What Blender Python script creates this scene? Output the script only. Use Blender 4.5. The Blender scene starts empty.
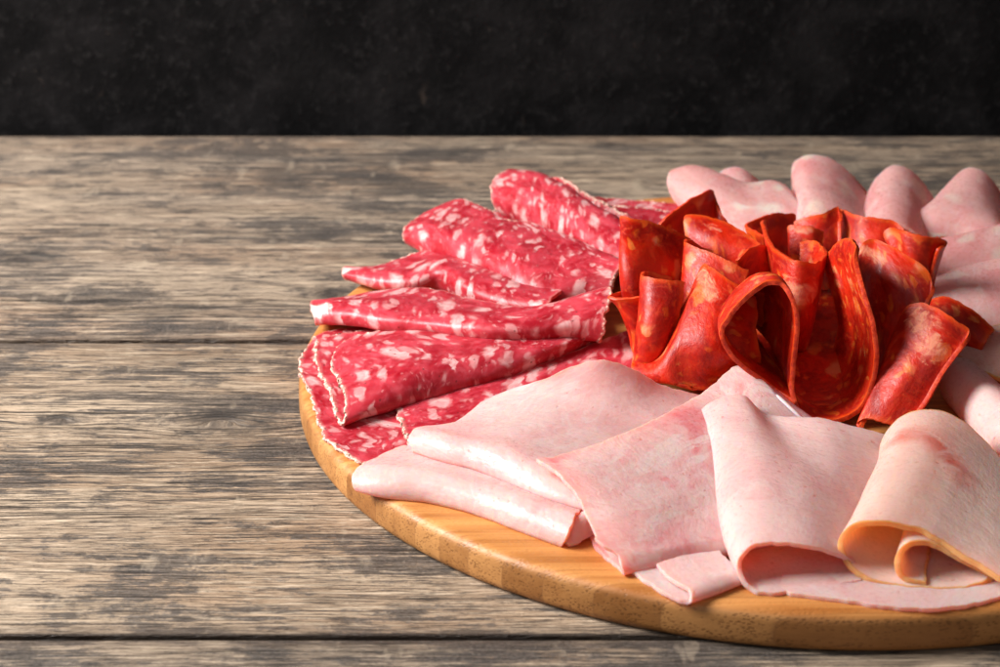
import bpy, math, random
import numpy as np
from mathutils import Vector, noise as mnoise

# ------------------------------------------------------------------ basics
R = 0.17                       # board radius (m)
TH = 0.0697 * R                # board thickness
CAM = np.array([-0.5981 * R, -4.0353 * R, 1.8741 * R])
PITCH = 0.4079
F = 2200.0                     # focal length in photo pixels (photo 1000 x 667)
scene = bpy.context.scene
col = scene.collection


def ray(px, py):
    a, b = (px - 500) / F, -(py - 333.5) / F
    cp, sp = math.cos(PITCH), math.sin(PITCH)
    return np.array([a, cp + b * sp, -sp + b * cp])


def pt(p):
    """(x, y, lift): seen at (x, y) and standing above the board point seen `lift` lower."""
    px, py, lift = p
    r = ray(px, py + lift)
    s = (TH - CAM[2]) / r[2]
    Y = CAM[1] + s * r[1]
    r = ray(px, py)
    s = (Y - CAM[1]) / r[1]
    return CAM + s * r


def tag(o, label=None, cat=None, group=None, kind=None):
    if label: o['label'] = label
    if cat: o['category'] = cat
    if group: o['group'] = group
    if kind: o['kind'] = kind
    return o


def mesh_obj(name, verts, faces, mat, parent=None, smooth=True):
    me = bpy.data.meshes.new(name)
    me.from_pydata([tuple(map(float, v)) for v in verts], [], faces)
    me.update()
    if smooth:
        me.polygons.foreach_set('use_smooth', [True] * len(me.polygons))
    for m in (mat if isinstance(mat, list) else [mat]):
        me.materials.append(m)
    o = bpy.data.objects.new(name, me)
    col.objects.link(o)
    if parent: o.parent = parent
    return o


# ------------------------------------------------------------------ spline grids
def knots(P):
    d = np.sqrt(np.maximum(np.linalg.norm(np.diff(P, axis=0), axis=1), 1e-6))
    t = np.concatenate([[0], np.cumsum(d)])
    return t / t[-1]


def catmull(P, t, q):
    """non-uniform Catmull-Rom through P (n, ...) with knots t, sampled at q"""
    n = len(P)
    if n == 2:
        w = q.reshape((-1,) + (1,) * (P.ndim - 1))
        return P[0] * (1 - w) + P[1] * w
    m = np.zeros_like(P)
    dt = np.diff(t)
    sl = np.diff(P, axis=0) / dt.reshape((-1,) + (1,) * (P.ndim - 1))
    for i in range(1, n - 1):
        m[i] = (sl[i - 1] * dt[i] + sl[i] * dt[i - 1]) / (dt[i] + dt[i - 1])
    m[0] = 1.5 * sl[0] - .5 * m[1]
    m[-1] = 1.5 * sl[-1] - .5 * m[-2]
    k = np.clip(np.searchsorted(t, q, side='right') - 1, 0, n - 2)
    h = dt[k]
    s = (q - t[k]) / h
    sh = (-1,) + (1,) * (P.ndim - 1)
    h, s = h.reshape(sh), s.reshape(sh)
    s2, s3 = s * s, s * s * s
    return ((2 * s3 - 3 * s2 + 1) * P[k] + (s3 - 2 * s2 + s) * h * m[k]
            + (-2 * s3 + 3 * s2) * P[k + 1] + (s3 - s2) * h * m[k + 1])


def grid(rows, step=0.0011, world=False):
    rows = [np.array([p if world else pt(p) for p in r], float) for r in rows]
    L = max(np.linalg.norm(np.diff(r, axis=0), axis=1).sum() for r in rows)
    N = int(np.clip(L / step, 24, 190))
    q = np.linspace(0, 1, N)
    same = len({len(r) for r in rows}) == 1
    if same:
        t = np.mean([knots(r) for r in rows], axis=0)
        Rw = np.array([catmull(r, t, q) for r in rows])
    else:
        Rw = np.array([catmull(r, knots(r), q) for r in rows])
    d = np.sqrt(np.maximum(np.linalg.norm(np.diff(Rw, axis=0), axis=2).mean(axis=1), 1e-6))
    t = np.concatenate([[0], np.cumsum(d)]); t /= t[-1]
    L2 = np.linalg.norm(np.diff(Rw, axis=0), axis=2).sum(axis=0).max()
    M = int(np.clip(L2 / step, 16, 190))
    G = catmull(Rw, t, np.linspace(0, 1, M))
    return G


def normals(G):
    du = np.gradient(G, axis=1); dv = np.gradient(G, axis=0)
    n = np.cross(du, dv)
    l = np.linalg.norm(n, axis=2, keepdims=True)
    return n / np.maximum(l, 1e-12)


def smooth_n(n, k=3):
    for _ in range(k):
        a = n.copy()
        a[1:] += n[:-1]; a[:-1] += n[1:]; a[:, 1:] += n[:, :-1]; a[:, :-1] += n[:, 1:]
        n = a / np.maximum(np.linalg.norm(a, axis=2, keepdims=True), 1e-9)
    return n


def wrinkle(G, seed, amp=0.0005, scale=70, fine=0.00015):
    n = normals(G)
    out = G.copy()
    o = Vector((seed * 7.3, seed * 3.1, -seed * 5.7))
    for i in range(G.shape[0]):
        for j in range(G.shape[1]):
            p = Vector(G[i, j])
            v = mnoise.noise(p * scale + o) * amp + mnoise.noise(p * scale * 3.3 + o) * fine * 1.5
            w = mnoise.noise_vector(p * 230 + o) * fine
            out[i, j] = G[i, j] + n[i, j] * v + np.array(w)
    return out


def ragged(G, seed, sides, amp=0.0009):
    """pull the border in and out so that the cut edge is uneven"""
    G = G.copy()
    M, N = G.shape[:2]
    for s in sides:
        for k in range(N if s in ('r0', 'rN') else M):
            a = {'r0': (0, k), 'rN': (M - 1, k), 'c0': (k, 0), 'cN': (k, N - 1)}[s]
            b = {'r0': (3, k), 'rN': (M - 4, k), 'c0': (k, 3), 'cN': (k, N - 4)}[s]
            p = Vector(G[a]); d = G[a] - G[b]
            l = np.linalg.norm(d)
            if l < 1e-7: continue
            e = (mnoise.noise(p * 260 + Vector((seed, 0, seed))) * amp
                 + mnoise.noise(p * 700 + Vector((seed, 9, seed))) * amp * .6)
            G[a] = G[a] + d / l * e
    return G


def sheet(name, rows, mat, thick=0.0013, seed=1, parent=None, amp=0.0005, step=0.0011,
          wscale=70, clamp=True, world=False, rag=0.0004, fine=0.00015, margin=0.0, casing=None, split=False):
    G = grid(rows, step, world)
    G = wrinkle(G, seed, amp, wscale, fine)
    if rag: G = ragged(G, seed, ('r0', 'rN', 'c0', 'cN'), rag)
    if clamp:
        lo = TH + thick / 2 + 0.0002 + margin
        z = G[:, :, 2]
        G[:, :, 2] = np.where(z < lo, lo + (z - lo) * 0.02, z)
    M, N = G.shape[:2]
    n = smooth_n(normals(G), 3)
    t = np.full((M, N, 1), thick / 2)
    top = G + n * t; bot = G - n * t
    # uv in metres along the sheet
    du = np.linalg.norm(np.diff(G, axis=1), axis=2).mean(axis=0)
    dv = np.linalg.norm(np.diff(G, axis=0), axis=2).mean(axis=1)
    U = np.concatenate([[0], np.cumsum(du)]); V = np.concatenate([[0], np.cumsum(dv)])
    uu, vv = np.meshgrid(U, V)
    # true distance along each line from the borders (mm)
    su = np.concatenate([np.zeros((M, 1)), np.cumsum(np.linalg.norm(np.diff(G, axis=1), axis=2), axis=1)], axis=1)
    sv = np.concatenate([np.zeros((1, N)), np.cumsum(np.linalg.norm(np.diff(G, axis=0), axis=2), axis=0)], axis=0)
    e = np.minimum(np.minimum(su, su[:, -1:] - su), np.minimum(sv, sv[-1:, :] - sv)) * 1000
    verts = list(top.reshape(-1, 3)) + list(bot.reshape(-1, 3))
    ed = list(e.reshape(-1)) + list(e.reshape(-1))
    uvv = list(zip(uu.reshape(-1), vv.reshape(-1))) * 2
    faces = []
    A = lambda i, j: i * N + j
    O = M * N
    for i in range(M - 1):
        for j in range(N - 1):
            faces.append((A(i, j), A(i, j + 1), A(i + 1, j + 1), A(i + 1, j)))
            faces.append((O + A(i, j), O + A(i + 1, j), O + A(i + 1, j + 1), O + A(i, j + 1)))
    loop = ([(0, j) for j in range(N)] + [(i, N - 1) for i in range(1, M)]
            + [(M - 1, j) for j in range(N - 2, -1, -1)] + [(i, 0) for i in range(M - 2, 0, -1)])
    base = len(verts)
    for (i, j) in loop:                      # bulged rim
        ii = 1 if i == 0 else (M - 2 if i == M - 1 else i)
        jj = 1 if j == 0 else (N - 2 if j == N - 1 else j)
        d = G[i, j] - G[ii, jj]
        l = np.linalg.norm(d)
        verts.append(G[i, j] + (d / l if l > 1e-9 else 0 * d) * thick * 0.16)
        ed.append(0.0); uvv.append((uu[i, j] + .0003, vv[i, j]))
    K = len(loop); rimf = []
    for k in range(K):
        a, b = loop[k], loop[(k + 1) % K]
        m0, m1 = base + k, base + (k + 1) % K
        rimf.append((A(*b), A(*a), m0, m1))
        rimf.append((m1, m0, O + A(*a), O + A(*b)))
    if casing:
        root = bpy.data.objects.new(name, None); col.objects.link(root); root.parent = parent
        used = sorted({v for f in rimf for v in f}); ix = {v: k for k, v in enumerate(used)}
        mesh_obj(casing[0], [verts[v] for v in used], [tuple(ix[v] for v in f) for f in rimf], casing[1], root)
        o = mesh_obj('meat', verts[:base], faces, mat, root)
        ed, uvv = ed[:base], uvv[:base]
    else:
        o = mesh_obj('meat' if split else name, verts, faces + rimf, mat, parent)
        o.data.set_sharp_from_angle(angle=math.radians(48))
        root = o
        if split:
            root = bpy.data.objects.new(name, None); col.objects.link(root); root.parent = parent; o.parent = root
    me = o.data
    at = me.attributes.new('edge', 'FLOAT', 'POINT')
    at.data.foreach_set('value', np.array(ed, dtype=np.float32))
    uv = me.uv_layers.new(name='UVMap')
    li = np.zeros(len(me.loops), dtype=np.int32)
    me.loops.foreach_get('vertex_index', li)
    uva = np.array(uvv, dtype=np.float32)[li] + np.array([seed * 0.137, seed * 0.091], dtype=np.float32)
    uv.data.foreach_set('uv', uva.reshape(-1))
    return root, G


def border(G, side, a=0.0, b=1.0):
    M, N = G.shape[:2]
    B = {'r0': G[0], 'rN': G[-1], 'c0': G[:, 0], 'cN': G[:, -1]}[side]
    n = len(B)
    return B[int(a * (n - 1)):int(b * (n - 1)) + 1]


def tube(name, path, rad, mat, parent=None, seed=0, lump=0.5, seg=8, flat=1.0):
    """crumbly cord along a path"""
    path = np.array(path)
    d = np.concatenate([[0], np.cumsum(np.linalg.norm(np.diff(path, axis=0), axis=1))])
    n = max(6, int(d[-1] / 0.0005))
    q = np.linspace(0, d[-1], n)
    P = np.stack([np.interp(q, d, path[:, k]) for k in range(3)], 1)
    T = np.gradient(P, axis=0); T /= np.maximum(np.linalg.norm(T, axis=1, keepdims=True), 1e-9)
    verts, faces = [], []
    for i in range(n):
        up = np.array([0, 0, 1.0])
        a = np.cross(T[i], up); a /= max(np.linalg.norm(a), 1e-9)
        b = np.cross(a, T[i])
        taper = min(1, (min(i, n - 1 - i) + .4) / 3)
        for k in range(seg):
            th = 2 * math.pi * k / seg
            off = a * math.cos(th) + b * math.sin(th) * flat
            p = P[i] + off * rad
            v = (1 + lump * 1.5 * mnoise.noise(Vector(p) * 420 + Vector((seed, seed, 0)))
                 + lump * .8 * mnoise.noise(Vector(p) * 1500 + Vector((0, seed, 0))))
            verts.append(P[i] + off * rad * max(v, .3) * taper)
    for i in range(n - 1):
        for k in range(seg):
            k2 = (k + 1) % seg
            faces.append((i * seg + k, i * seg + k2, (i + 1) * seg + k2, (i + 1) * seg + k))
    faces.append(tuple(range(seg))[::-1]); faces.append(tuple(range((n - 1) * seg, n * seg)))
    return mesh_obj(name, verts, faces, mat, parent)


# ------------------------------------------------------------------ materials
class NT:
    def __init__(s, name):
        s.m = bpy.data.materials.new(name); s.m.use_nodes = True
        s.t = s.m.node_tree; s.t.nodes.clear()
        s.out = s.n('ShaderNodeOutputMaterial'); s.b = s.n('ShaderNodeBsdfPrincipled')
        s.t.links.new(s.b.outputs[0], s.out.inputs[0])

    def n(s, t, **k):
        nd = s.t.nodes.new(t)
        for a, b in k.items(): setattr(nd, a, b)
        return nd

    def put(s, sock, v):
        if isinstance(v, bpy.types.NodeSocket): s.t.links.new(v, sock)
        elif v is not None:
            if isinstance(v, (tuple, list)) and len(v) == 3 and sock.type == 'RGBA': v = (*v, 1)
            sock.default_value = v

    def math(s, op, a, b=None, c=None, clamp=False):
        nd = s.n('ShaderNodeMath', operation=op, use_clamp=clamp)
        for i, v in enumerate((a, b, c)):
            if v is not None: s.put(nd.inputs[i], v)
        return nd.outputs[0]

    def vm(s, op, a, b=None, scale=None):
        nd = s.n('ShaderNodeVectorMath', operation=op)
        s.put(nd.inputs[0], a)
        if b is not None: s.put(nd.inputs[1], b)
        if scale is not None: s.put(nd.inputs['Scale'], scale)
        return nd.outputs[0] if op not in ('LENGTH', 'DISTANCE') else nd.outputs['Value']

    def noise(s, vec, scale, detail=3, rough=.5, dist=0, dim='3D', out=0):
        nd = s.n('ShaderNodeTexNoise', noise_dimensions=dim)
        s.put(nd.inputs['Vector'], vec); s.put(nd.inputs['Scale'], scale)
        nd.inputs['Detail'].default_value = detail; nd.inputs['Roughness'].default_value = rough
        nd.inputs['Distortion'].default_value = dist
        return nd.outputs[out]

    def voro(s, vec, scale, feature='F1', dim='3D', rnd=1.0, out='Distance'):
        nd = s.n('ShaderNodeTexVoronoi', feature=feature, voronoi_dimensions=dim)
        s.put(nd.inputs['Vector'], vec); s.put(nd.inputs['Scale'], scale)
        nd.inputs['Randomness'].default_value = rnd
        return nd.outputs[out] if out else nd

    def ramp(s, v, lo, hi, a=0.0, b=1.0, smooth=True):
        nd = s.n('ShaderNodeMapRange', interpolation_type='SMOOTHSTEP' if smooth else 'LINEAR')
        for i, x in enumerate((v, lo, hi, a, b)): s.put(nd.inputs[i], x)
        return nd.outputs[0]

    def mix(s, f, a, b, mode='MIX'):
        nd = s.n('ShaderNodeMix', data_type='RGBA', blend_type=mode)
        s.put(nd.inputs[0], f); s.put(nd.inputs[6], a); s.put(nd.inputs[7], b)
        return nd.outputs[2]

    def scalev(s, v, x, y, z):
        nd = s.n('ShaderNodeMapping'); s.put(nd.inputs[0], v)
        nd.inputs['Scale'].default_value = (x, y, z)
        return nd.outputs[0]

    def bump(s, h, strength=.3, dist=.001, nrm=None):
        nd = s.n('ShaderNodeBump'); nd.inputs['Strength'].default_value = strength
        nd.inputs['Distance'].default_value = dist
        s.put(nd.inputs['Height'], h)
        if nrm is not None: s.put(nd.inputs['Normal'], nrm)
        return nd.outputs[0]

    def set(s, **k):
        names = dict(color='Base Color', rough='Roughness', normal='Normal', sss='Subsurface Weight',
                     sr='Subsurface Radius', ss='Subsurface Scale', spec='Specular IOR Level',
                     coat='Coat Weight', cr='Coat Roughness')
        for a, b in k.items(): s.put(s.b.inputs[names[a]], b)
        return s.m

    def translucent(s, fac, colr):
        tr = s.n('ShaderNodeBsdfTranslucent'); s.put(tr.inputs['Color'], colr)
        mx = s.n('ShaderNodeMixShader'); s.put(mx.inputs[0], fac)
        s.t.links.new(s.b.outputs[0], mx.inputs[1]); s.t.links.new(tr.outputs[0], mx.inputs[2])
        s.t.links.new(mx.outputs[0], s.out.inputs[0])

    def uv(s): return s.n('ShaderNodeTexCoord').outputs['UV']
    def obj(s): return s.n('ShaderNodeTexCoord').outputs['Object']
    def attr(s, n): return s.n('ShaderNodeAttribute', attribute_name=n).outputs['Fac']
    def sep(s, v):
        nd = s.n('ShaderNodeSeparateXYZ'); s.put(nd.inputs[0], v); return nd.outputs
    def comb(s, x, y, z):
        nd = s.n('ShaderNodeCombineXYZ')
        for i, v in enumerate((x, y, z)): s.put(nd.inputs[i], v)
        return nd.outputs[0]


def warp(t, v, scale, amp, dim='2D'):
    c = t.noise(v, scale, 2, .5, 0, dim, 1)
    c = t.vm('SUBTRACT', c, (0.5, 0.5, 0.5))
    c = t.vm('SCALE', c, scale=amp * 2)
    return t.vm('ADD', v, c)


def blobs(t, v, scale, lo, hi, soft=.06, dens=0.0):
    """irregular flecks, one per cell with its own size"""
    nd = t.voro(v, scale, 'F1', '2D', 1.0, None)
    r = t.sep(nd.outputs['Color'])[0]
    thr = t.ramp(r, dens, 1.0, lo, hi, False)
    return t.ramp(t.math('SUBTRACT', thr, nd.outputs['Distance']), 0.0, soft), nd.outputs['Color']


def blob2(t, v, scale, lo, hi, soft, dens):
    """soft oval flecks of varied size"""
    nd = t.voro(v, scale, 'SMOOTH_F1', '2D', 1.0, None)
    nd.inputs['Smoothness'].default_value = .22
    r = t.sep(nd.outputs['Color'])[0]
    thr = t.ramp(r, dens, 1.0, lo, hi, False)
    return t.ramp(t.math('SUBTRACT', thr, nd.outputs['Distance']), 0.0, soft)


def mat_salami():
    t = NT('salami_meat'); uv = t.uv()
    w = warp(t, warp(t, warp(t, uv, 90, .0030), 260, .0014), 700, .0006)
    w0 = t.scalev(w, 1, .62, 1)
    a = blob2(t, w0, 134, -.12, .58, .30, .0)
    b = blob2(t, t.vm('ADD', w0, (.31, .17, 0)), 240, -.15, .60, .30, .12)
    c = blob2(t, t.vm('ADD', w, (.11, .57, 0)), 520, -.25, .42, .2, .4)
    fat = t.math('MAXIMUM', a, t.math('MAXIMUM', t.math('MULTIPLY', b, .75), t.math('MULTIPLY', c, .35)))
    n1 = t.noise(uv, 80, 4, .6, .5, '2D'); n2 = t.noise(w, 420, 4, .6, 0, '2D')
    lean = t.mix(t.ramp(n1, .35, .68), (.42, .008, .022), (.66, .060, .088))
    lean = t.mix(t.ramp(n2, .42, .75, 0, .42), lean, (.72, .13, .16))
    fc = t.mix(t.ramp(n2, .3, .7), (.82, .37, .37), (.90, .60, .57))
    colr = t.mix(t.math('MULTIPLY', fat, t.ramp(n1, .3, .6, .72, .95)), lean, fc)
    colr = t.mix(t.ramp(t.math('ADD', t.attr('stain'), t.math('MULTIPLY', t.math('SUBTRACT', n2, .5), .8)), .3, .5), colr, (.92, .68, .63))
    e = t.ramp(t.attr('edge'), .2, 1.4, .35, 0)
    colr = t.mix(e, colr, (.74, .36, .30))
    pep = t.voro(uv, 110, 'F1', '2D')
    colr = t.mix(t.ramp(pep, .045, .03, 0, .7), colr, (.12, .03, .02))
    t.translucent(.22, (1, .12, .12))
    h = t.math('ADD', t.math('MULTIPLY', fat, -.12), t.math('MULTIPLY', n2, .5))
    return t.set(color=colr, rough=t.ramp(n2, .3, .7, .34, .52), sss=.6, sr=(1, .18, .16), ss=.0024,
                 normal=t.bump(h, .28, .0006), coat=.05, cr=.3)


def mat_chorizo():
    t = NT('chorizo_meat'); uv = t.uv()
    w = warp(t, warp(t, uv, 110, .004), 420, .0008)
    a = blob2(t, t.scalev(w, .9, .55, 1), 165, -.20, .52, .28, .15)
    p = blob2(t, t.vm('ADD', w, (.2, .4, 0)), 60, -.25, .58, .40, .35)
    b = blob2(t, t.scalev(t.vm('ADD', w, (.31, .17, 0)), 1, .6, 1), 260, -.2, .5, .25, .3)
    n1 = t.noise(uv, 70, 4, .6, .5, '2D'); n2 = t.noise(w, 380, 4, .6, 0, '2D')
    base = t.mix(t.ramp(n1, .35, .65), (.35, .005, .001), (.66, .021, .002))
    base = t.mix(t.ramp(n2, .5, .75, 0, .5), base, (.76, .065, .005))
    base = t.mix(t.math('MULTIPLY', p, .4), base, (.60, .09, .085))
    fat = t.mix(t.ramp(n1, .40, .62), (.80, .14, .010), (.84, .33, .14))
    colr = t.mix(t.math('MULTIPLY', a, .62), base, fat)
    colr = t.mix(t.math('MULTIPLY', b, .6), colr, t.mix(t.ramp(n1, .4, .6), (.80, .12, .008), (.84, .24, .04)))
    st = t.math('MULTIPLY', t.attr('stain'), 1.0)
    st = t.ramp(t.math('ADD', st, t.math('MULTIPLY', t.math('SUBTRACT', n2, .5), .7)), .30, .62, 0, .75)
    colr = t.mix(st, colr, t.mix(t.ramp(n2, .35, .65), (.66, .15, .10), (.80, .33, .19)))
    ee = t.math('ADD', t.attr('edge'), t.math('MULTIPLY', n2, 1.4))
    colr = t.mix(t.ramp(ee, .7, 3.2, .8, 0), colr, (.78, .080, .006))
    t.translucent(.12, (1, .10, .01))
    h = t.math('ADD', t.math('MULTIPLY', a, .25), t.noise(uv, 520, 4, .65, 0, '2D'))
    return t.set(color=colr, rough=t.ramp(n2, .3, .7, .34, .56), sss=.5, sr=(1, .14, .03), ss=.0022, spec=.45,
                 normal=t.bump(h, .42, .0006))


def mat_casing():
    t = NT('chorizo_casing'); o = t.obj()
    n = t.noise(o, 700, 4, .6); m = t.noise(o, 160, 3, .5)
    c = t.mix(t.ramp(n, .35, .65), (.52, .020, .003), (.76, .062, .006))
    c = t.mix(t.ramp(m, .55, .7, 0, .2), c, (.80, .20, .08))
    return t.set(color=c, rough=.5, normal=t.bump(n, .5, .0005), sss=.2, sr=(1, .2, .05), ss=.001)


def mat_ham(name='cooked_ham', base=(.94, .72, .69), deep=(.84, .44, .45), vein=(.97, .88, .84), amt=1.0,
            skin=None, fat=False, rosy=.5, tint=(1, .36, .17), web=1.0, vw=.03):
    t = NT(name); uv = t.uv()
    w = warp(t, uv, 40, .006)
    w2 = warp(t, w, 240, .0012)
    n1 = t.noise(w, 28, 3, .5, .6, '2D'); n2 = t.noise(w2, 75, 4, .6, .4, '2D'); n3 = t.noise(uv, 600, 4, .6, 0, '2D')
    c = t.mix(t.ramp(n1, .48, .66, 0, rosy * amt), base, deep)
    c = t.mix(t.ramp(n2, .50, .75, 0, .45 * amt), c, deep)
    st = t.scalev(w2, 1, .45, 1)
    r = t.math('ABSOLUTE', t.math('SUBTRACT', t.noise(st, 60, 3, .6, .8, '2D'), .5))
    v = t.ramp(r, vw, .004, 0, .75)
    v = t.math('MULTIPLY', v, t.ramp(t.noise(uv, 35, 2, .5, 0, '2D'), .36, .54, 0, web))
    c = t.mix(v, c, vein)
    rr = t.math('ABSOLUTE', t.math('SUBTRACT', t.noise(t.scalev(w2, .5, 1.3, 1), 110, 4, .6, .5, '2D'), .5))
    c = t.mix(t.ramp(rr, .02, .0, 0, .3 * web), c, vein)
    c = t.mix(t.ramp(n3, .4, .7, 0, .16), c, vein)
    if fat:
        a, _ = blobs(t, t.scalev(w, .9, .6, 1), 85, -.30, .50, .22, .40)
        c = t.mix(t.math('MULTIPLY', a, .85), c, (.90, .80, .70))
    e = t.attr('edge')
    if skin:
        en = t.math('ADD', e, t.math('MULTIPLY', n3, .6))
        c = t.mix(t.ramp(en, .6, 1.3, .9, 0), c, skin)
    else:
        c = t.mix(t.ramp(e, .3, 2.5, .3, 0), c, (.92, .66, .60))
    gr = t.noise(t.scalev(w2, .35, 1.6, 1), 330, 3, .6, 0, '2D')
    c = t.mix(t.ramp(gr, .42, .7, 0, .12 * amt), c, deep)
    c = t.mix(t.math('MULTIPLY', t.attr('stain'), t.ramp(n2, .32, .56, .05, 1)), c, (.94, .86, .78) if fat else (.66, .14, .12))
    pores = t.voro(w2, 190, 'F1', '2D')
    pm = t.ramp(pores, .10, .04)
    pm = t.math('MULTIPLY', pm, t.ramp(t.noise(uv, 50, 2, .5, 0, '2D'), .55, .62))
    c = t.mix(t.math('MULTIPLY', pm, .5), c, (.62, .22, .20))
    t.translucent(.46 if skin else .42, tint)
    h = t.math('ADD', t.math('ADD', t.math('ADD', n3, gr), t.math('MULTIPLY', n2, .6)), t.math('MULTIPLY', pm, -1.0))
    h = t.math('ADD', h, t.math('MULTIPLY', v, .15))
    return t.set(color=c, rough=t.ramp(n3, .3, .7, .24, .44), sss=.9, sr=(1, .33, .20), ss=.0034,
                 normal=t.bump(h, .28, .0005), coat=.05, cr=.3)


def mat_rind():
    t = NT('salami_rind'); o = t.obj()
    n = t.noise(o, 900, 4, .6); v = t.voro(o, 1100)
    c = t.mix(t.ramp(n, .35, .6), (.56, .16, .13), (.84, .58, .46))
    c = t.mix(t.ramp(t.noise(o, 450, 2, .5), .60, .68), c, (.10, .045, .02))
    return t.set(color=c, rough=.7, normal=t.bump(v, .8, .0006), sss=.1, sr=(1, .5, .3), ss=.001)


def mat_bamboo():
    t = NT('bamboo_wood'); o = t.obj()
    x, y, z = t.sep(o)
    k = t.math('FLOOR', t.math('DIVIDE', t.math('ADD', y, .004), .0078))
    kx = t.math('FLOOR', t.math('DIVIDE', t.math('ADD', x, t.math('MULTIPLY', k, .071)), .21))
    wn = t.n('ShaderNodeTexWhiteNoise', noise_dimensions='2D'); t.put(wn.inputs['Vector'], t.comb(k, kx, 0))
    rnd = wn.outputs['Value']
    oo = t.vm('ADD', o, t.comb(t.math('MULTIPLY', rnd, 3.1), 0, t.math('MULTIPLY', rnd, 1.7)))
    g1 = t.noise(t.scalev(oo, 6, 260, 160), 1, 4, .6, .2)
    g2 = t.noise(t.scalev(oo, 14, 900, 700), 1, 3, .6)
    n3 = t.noise(oo, 30, 3, .5)
    c = t.mix(t.ramp(g1, .3, .7), (.38, .150, .040), (.58, .275, .088))
    c = t.mix(t.ramp(g2, .48, .68, 0, .6), c, (.32, .115, .028))
    c = t.mix(t.ramp(n3, .4, .7, 0, .35), c, (.66, .33, .12))
    # pores: long along x, round in the end grain
    p = t.voro(t.scalev(oo, 600, 1500, 1500), 1)
    pm = t.math('MULTIPLY', t.ramp(p, .46, .28), t.ramp(t.noise(t.scalev(oo, 10, 500, 500), 1, 2, .5), .35, .6))
    # only the bare flank shows them strongly, the top is sanded and oiled
    nz = t.sep(t.n('ShaderNodeNewGeometry').outputs['Normal'])[2]
    flank = t.ramp(nz, .85, .35)
    pmf = t.math('MULTIPLY', pm, t.math('MULTIPLY_ADD', flank, .62, .10))
    c = t.mix(t.math('MULTIPLY', flank, .45), c, t.mix(rnd, (.44, .225, .080), (.64, .385, .17)))
    c = t.mix(pmf, c, (.20, .085, .022))
    c = t.mix(t.math('MULTIPLY_ADD', flank, .45, .5), c, t.mix(rnd, (.44, .41, .37), (.66, .65, .63)), 'MULTIPLY')
    c = t.mix(1.0, c, (1.30, 1.16, .98), 'MULTIPLY')
    fy = t.math('ABSOLUTE', t.math('SUBTRACT', t.math('FRACT', t.math('DIVIDE', t.math('ADD', y, .004), .0078)), .5))
    c = t.mix(t.ramp(fy, .475, .497, 0, .35), c, (.22, .09, .03))
    h = t.math('ADD', g1, t.math('MULTIPLY', pm, -.8))
    return t.set(color=c, rough=t.ramp(g1, .3, .7, .38, .55), normal=t.bump(h, .25, .0006), spec=.4)


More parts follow.
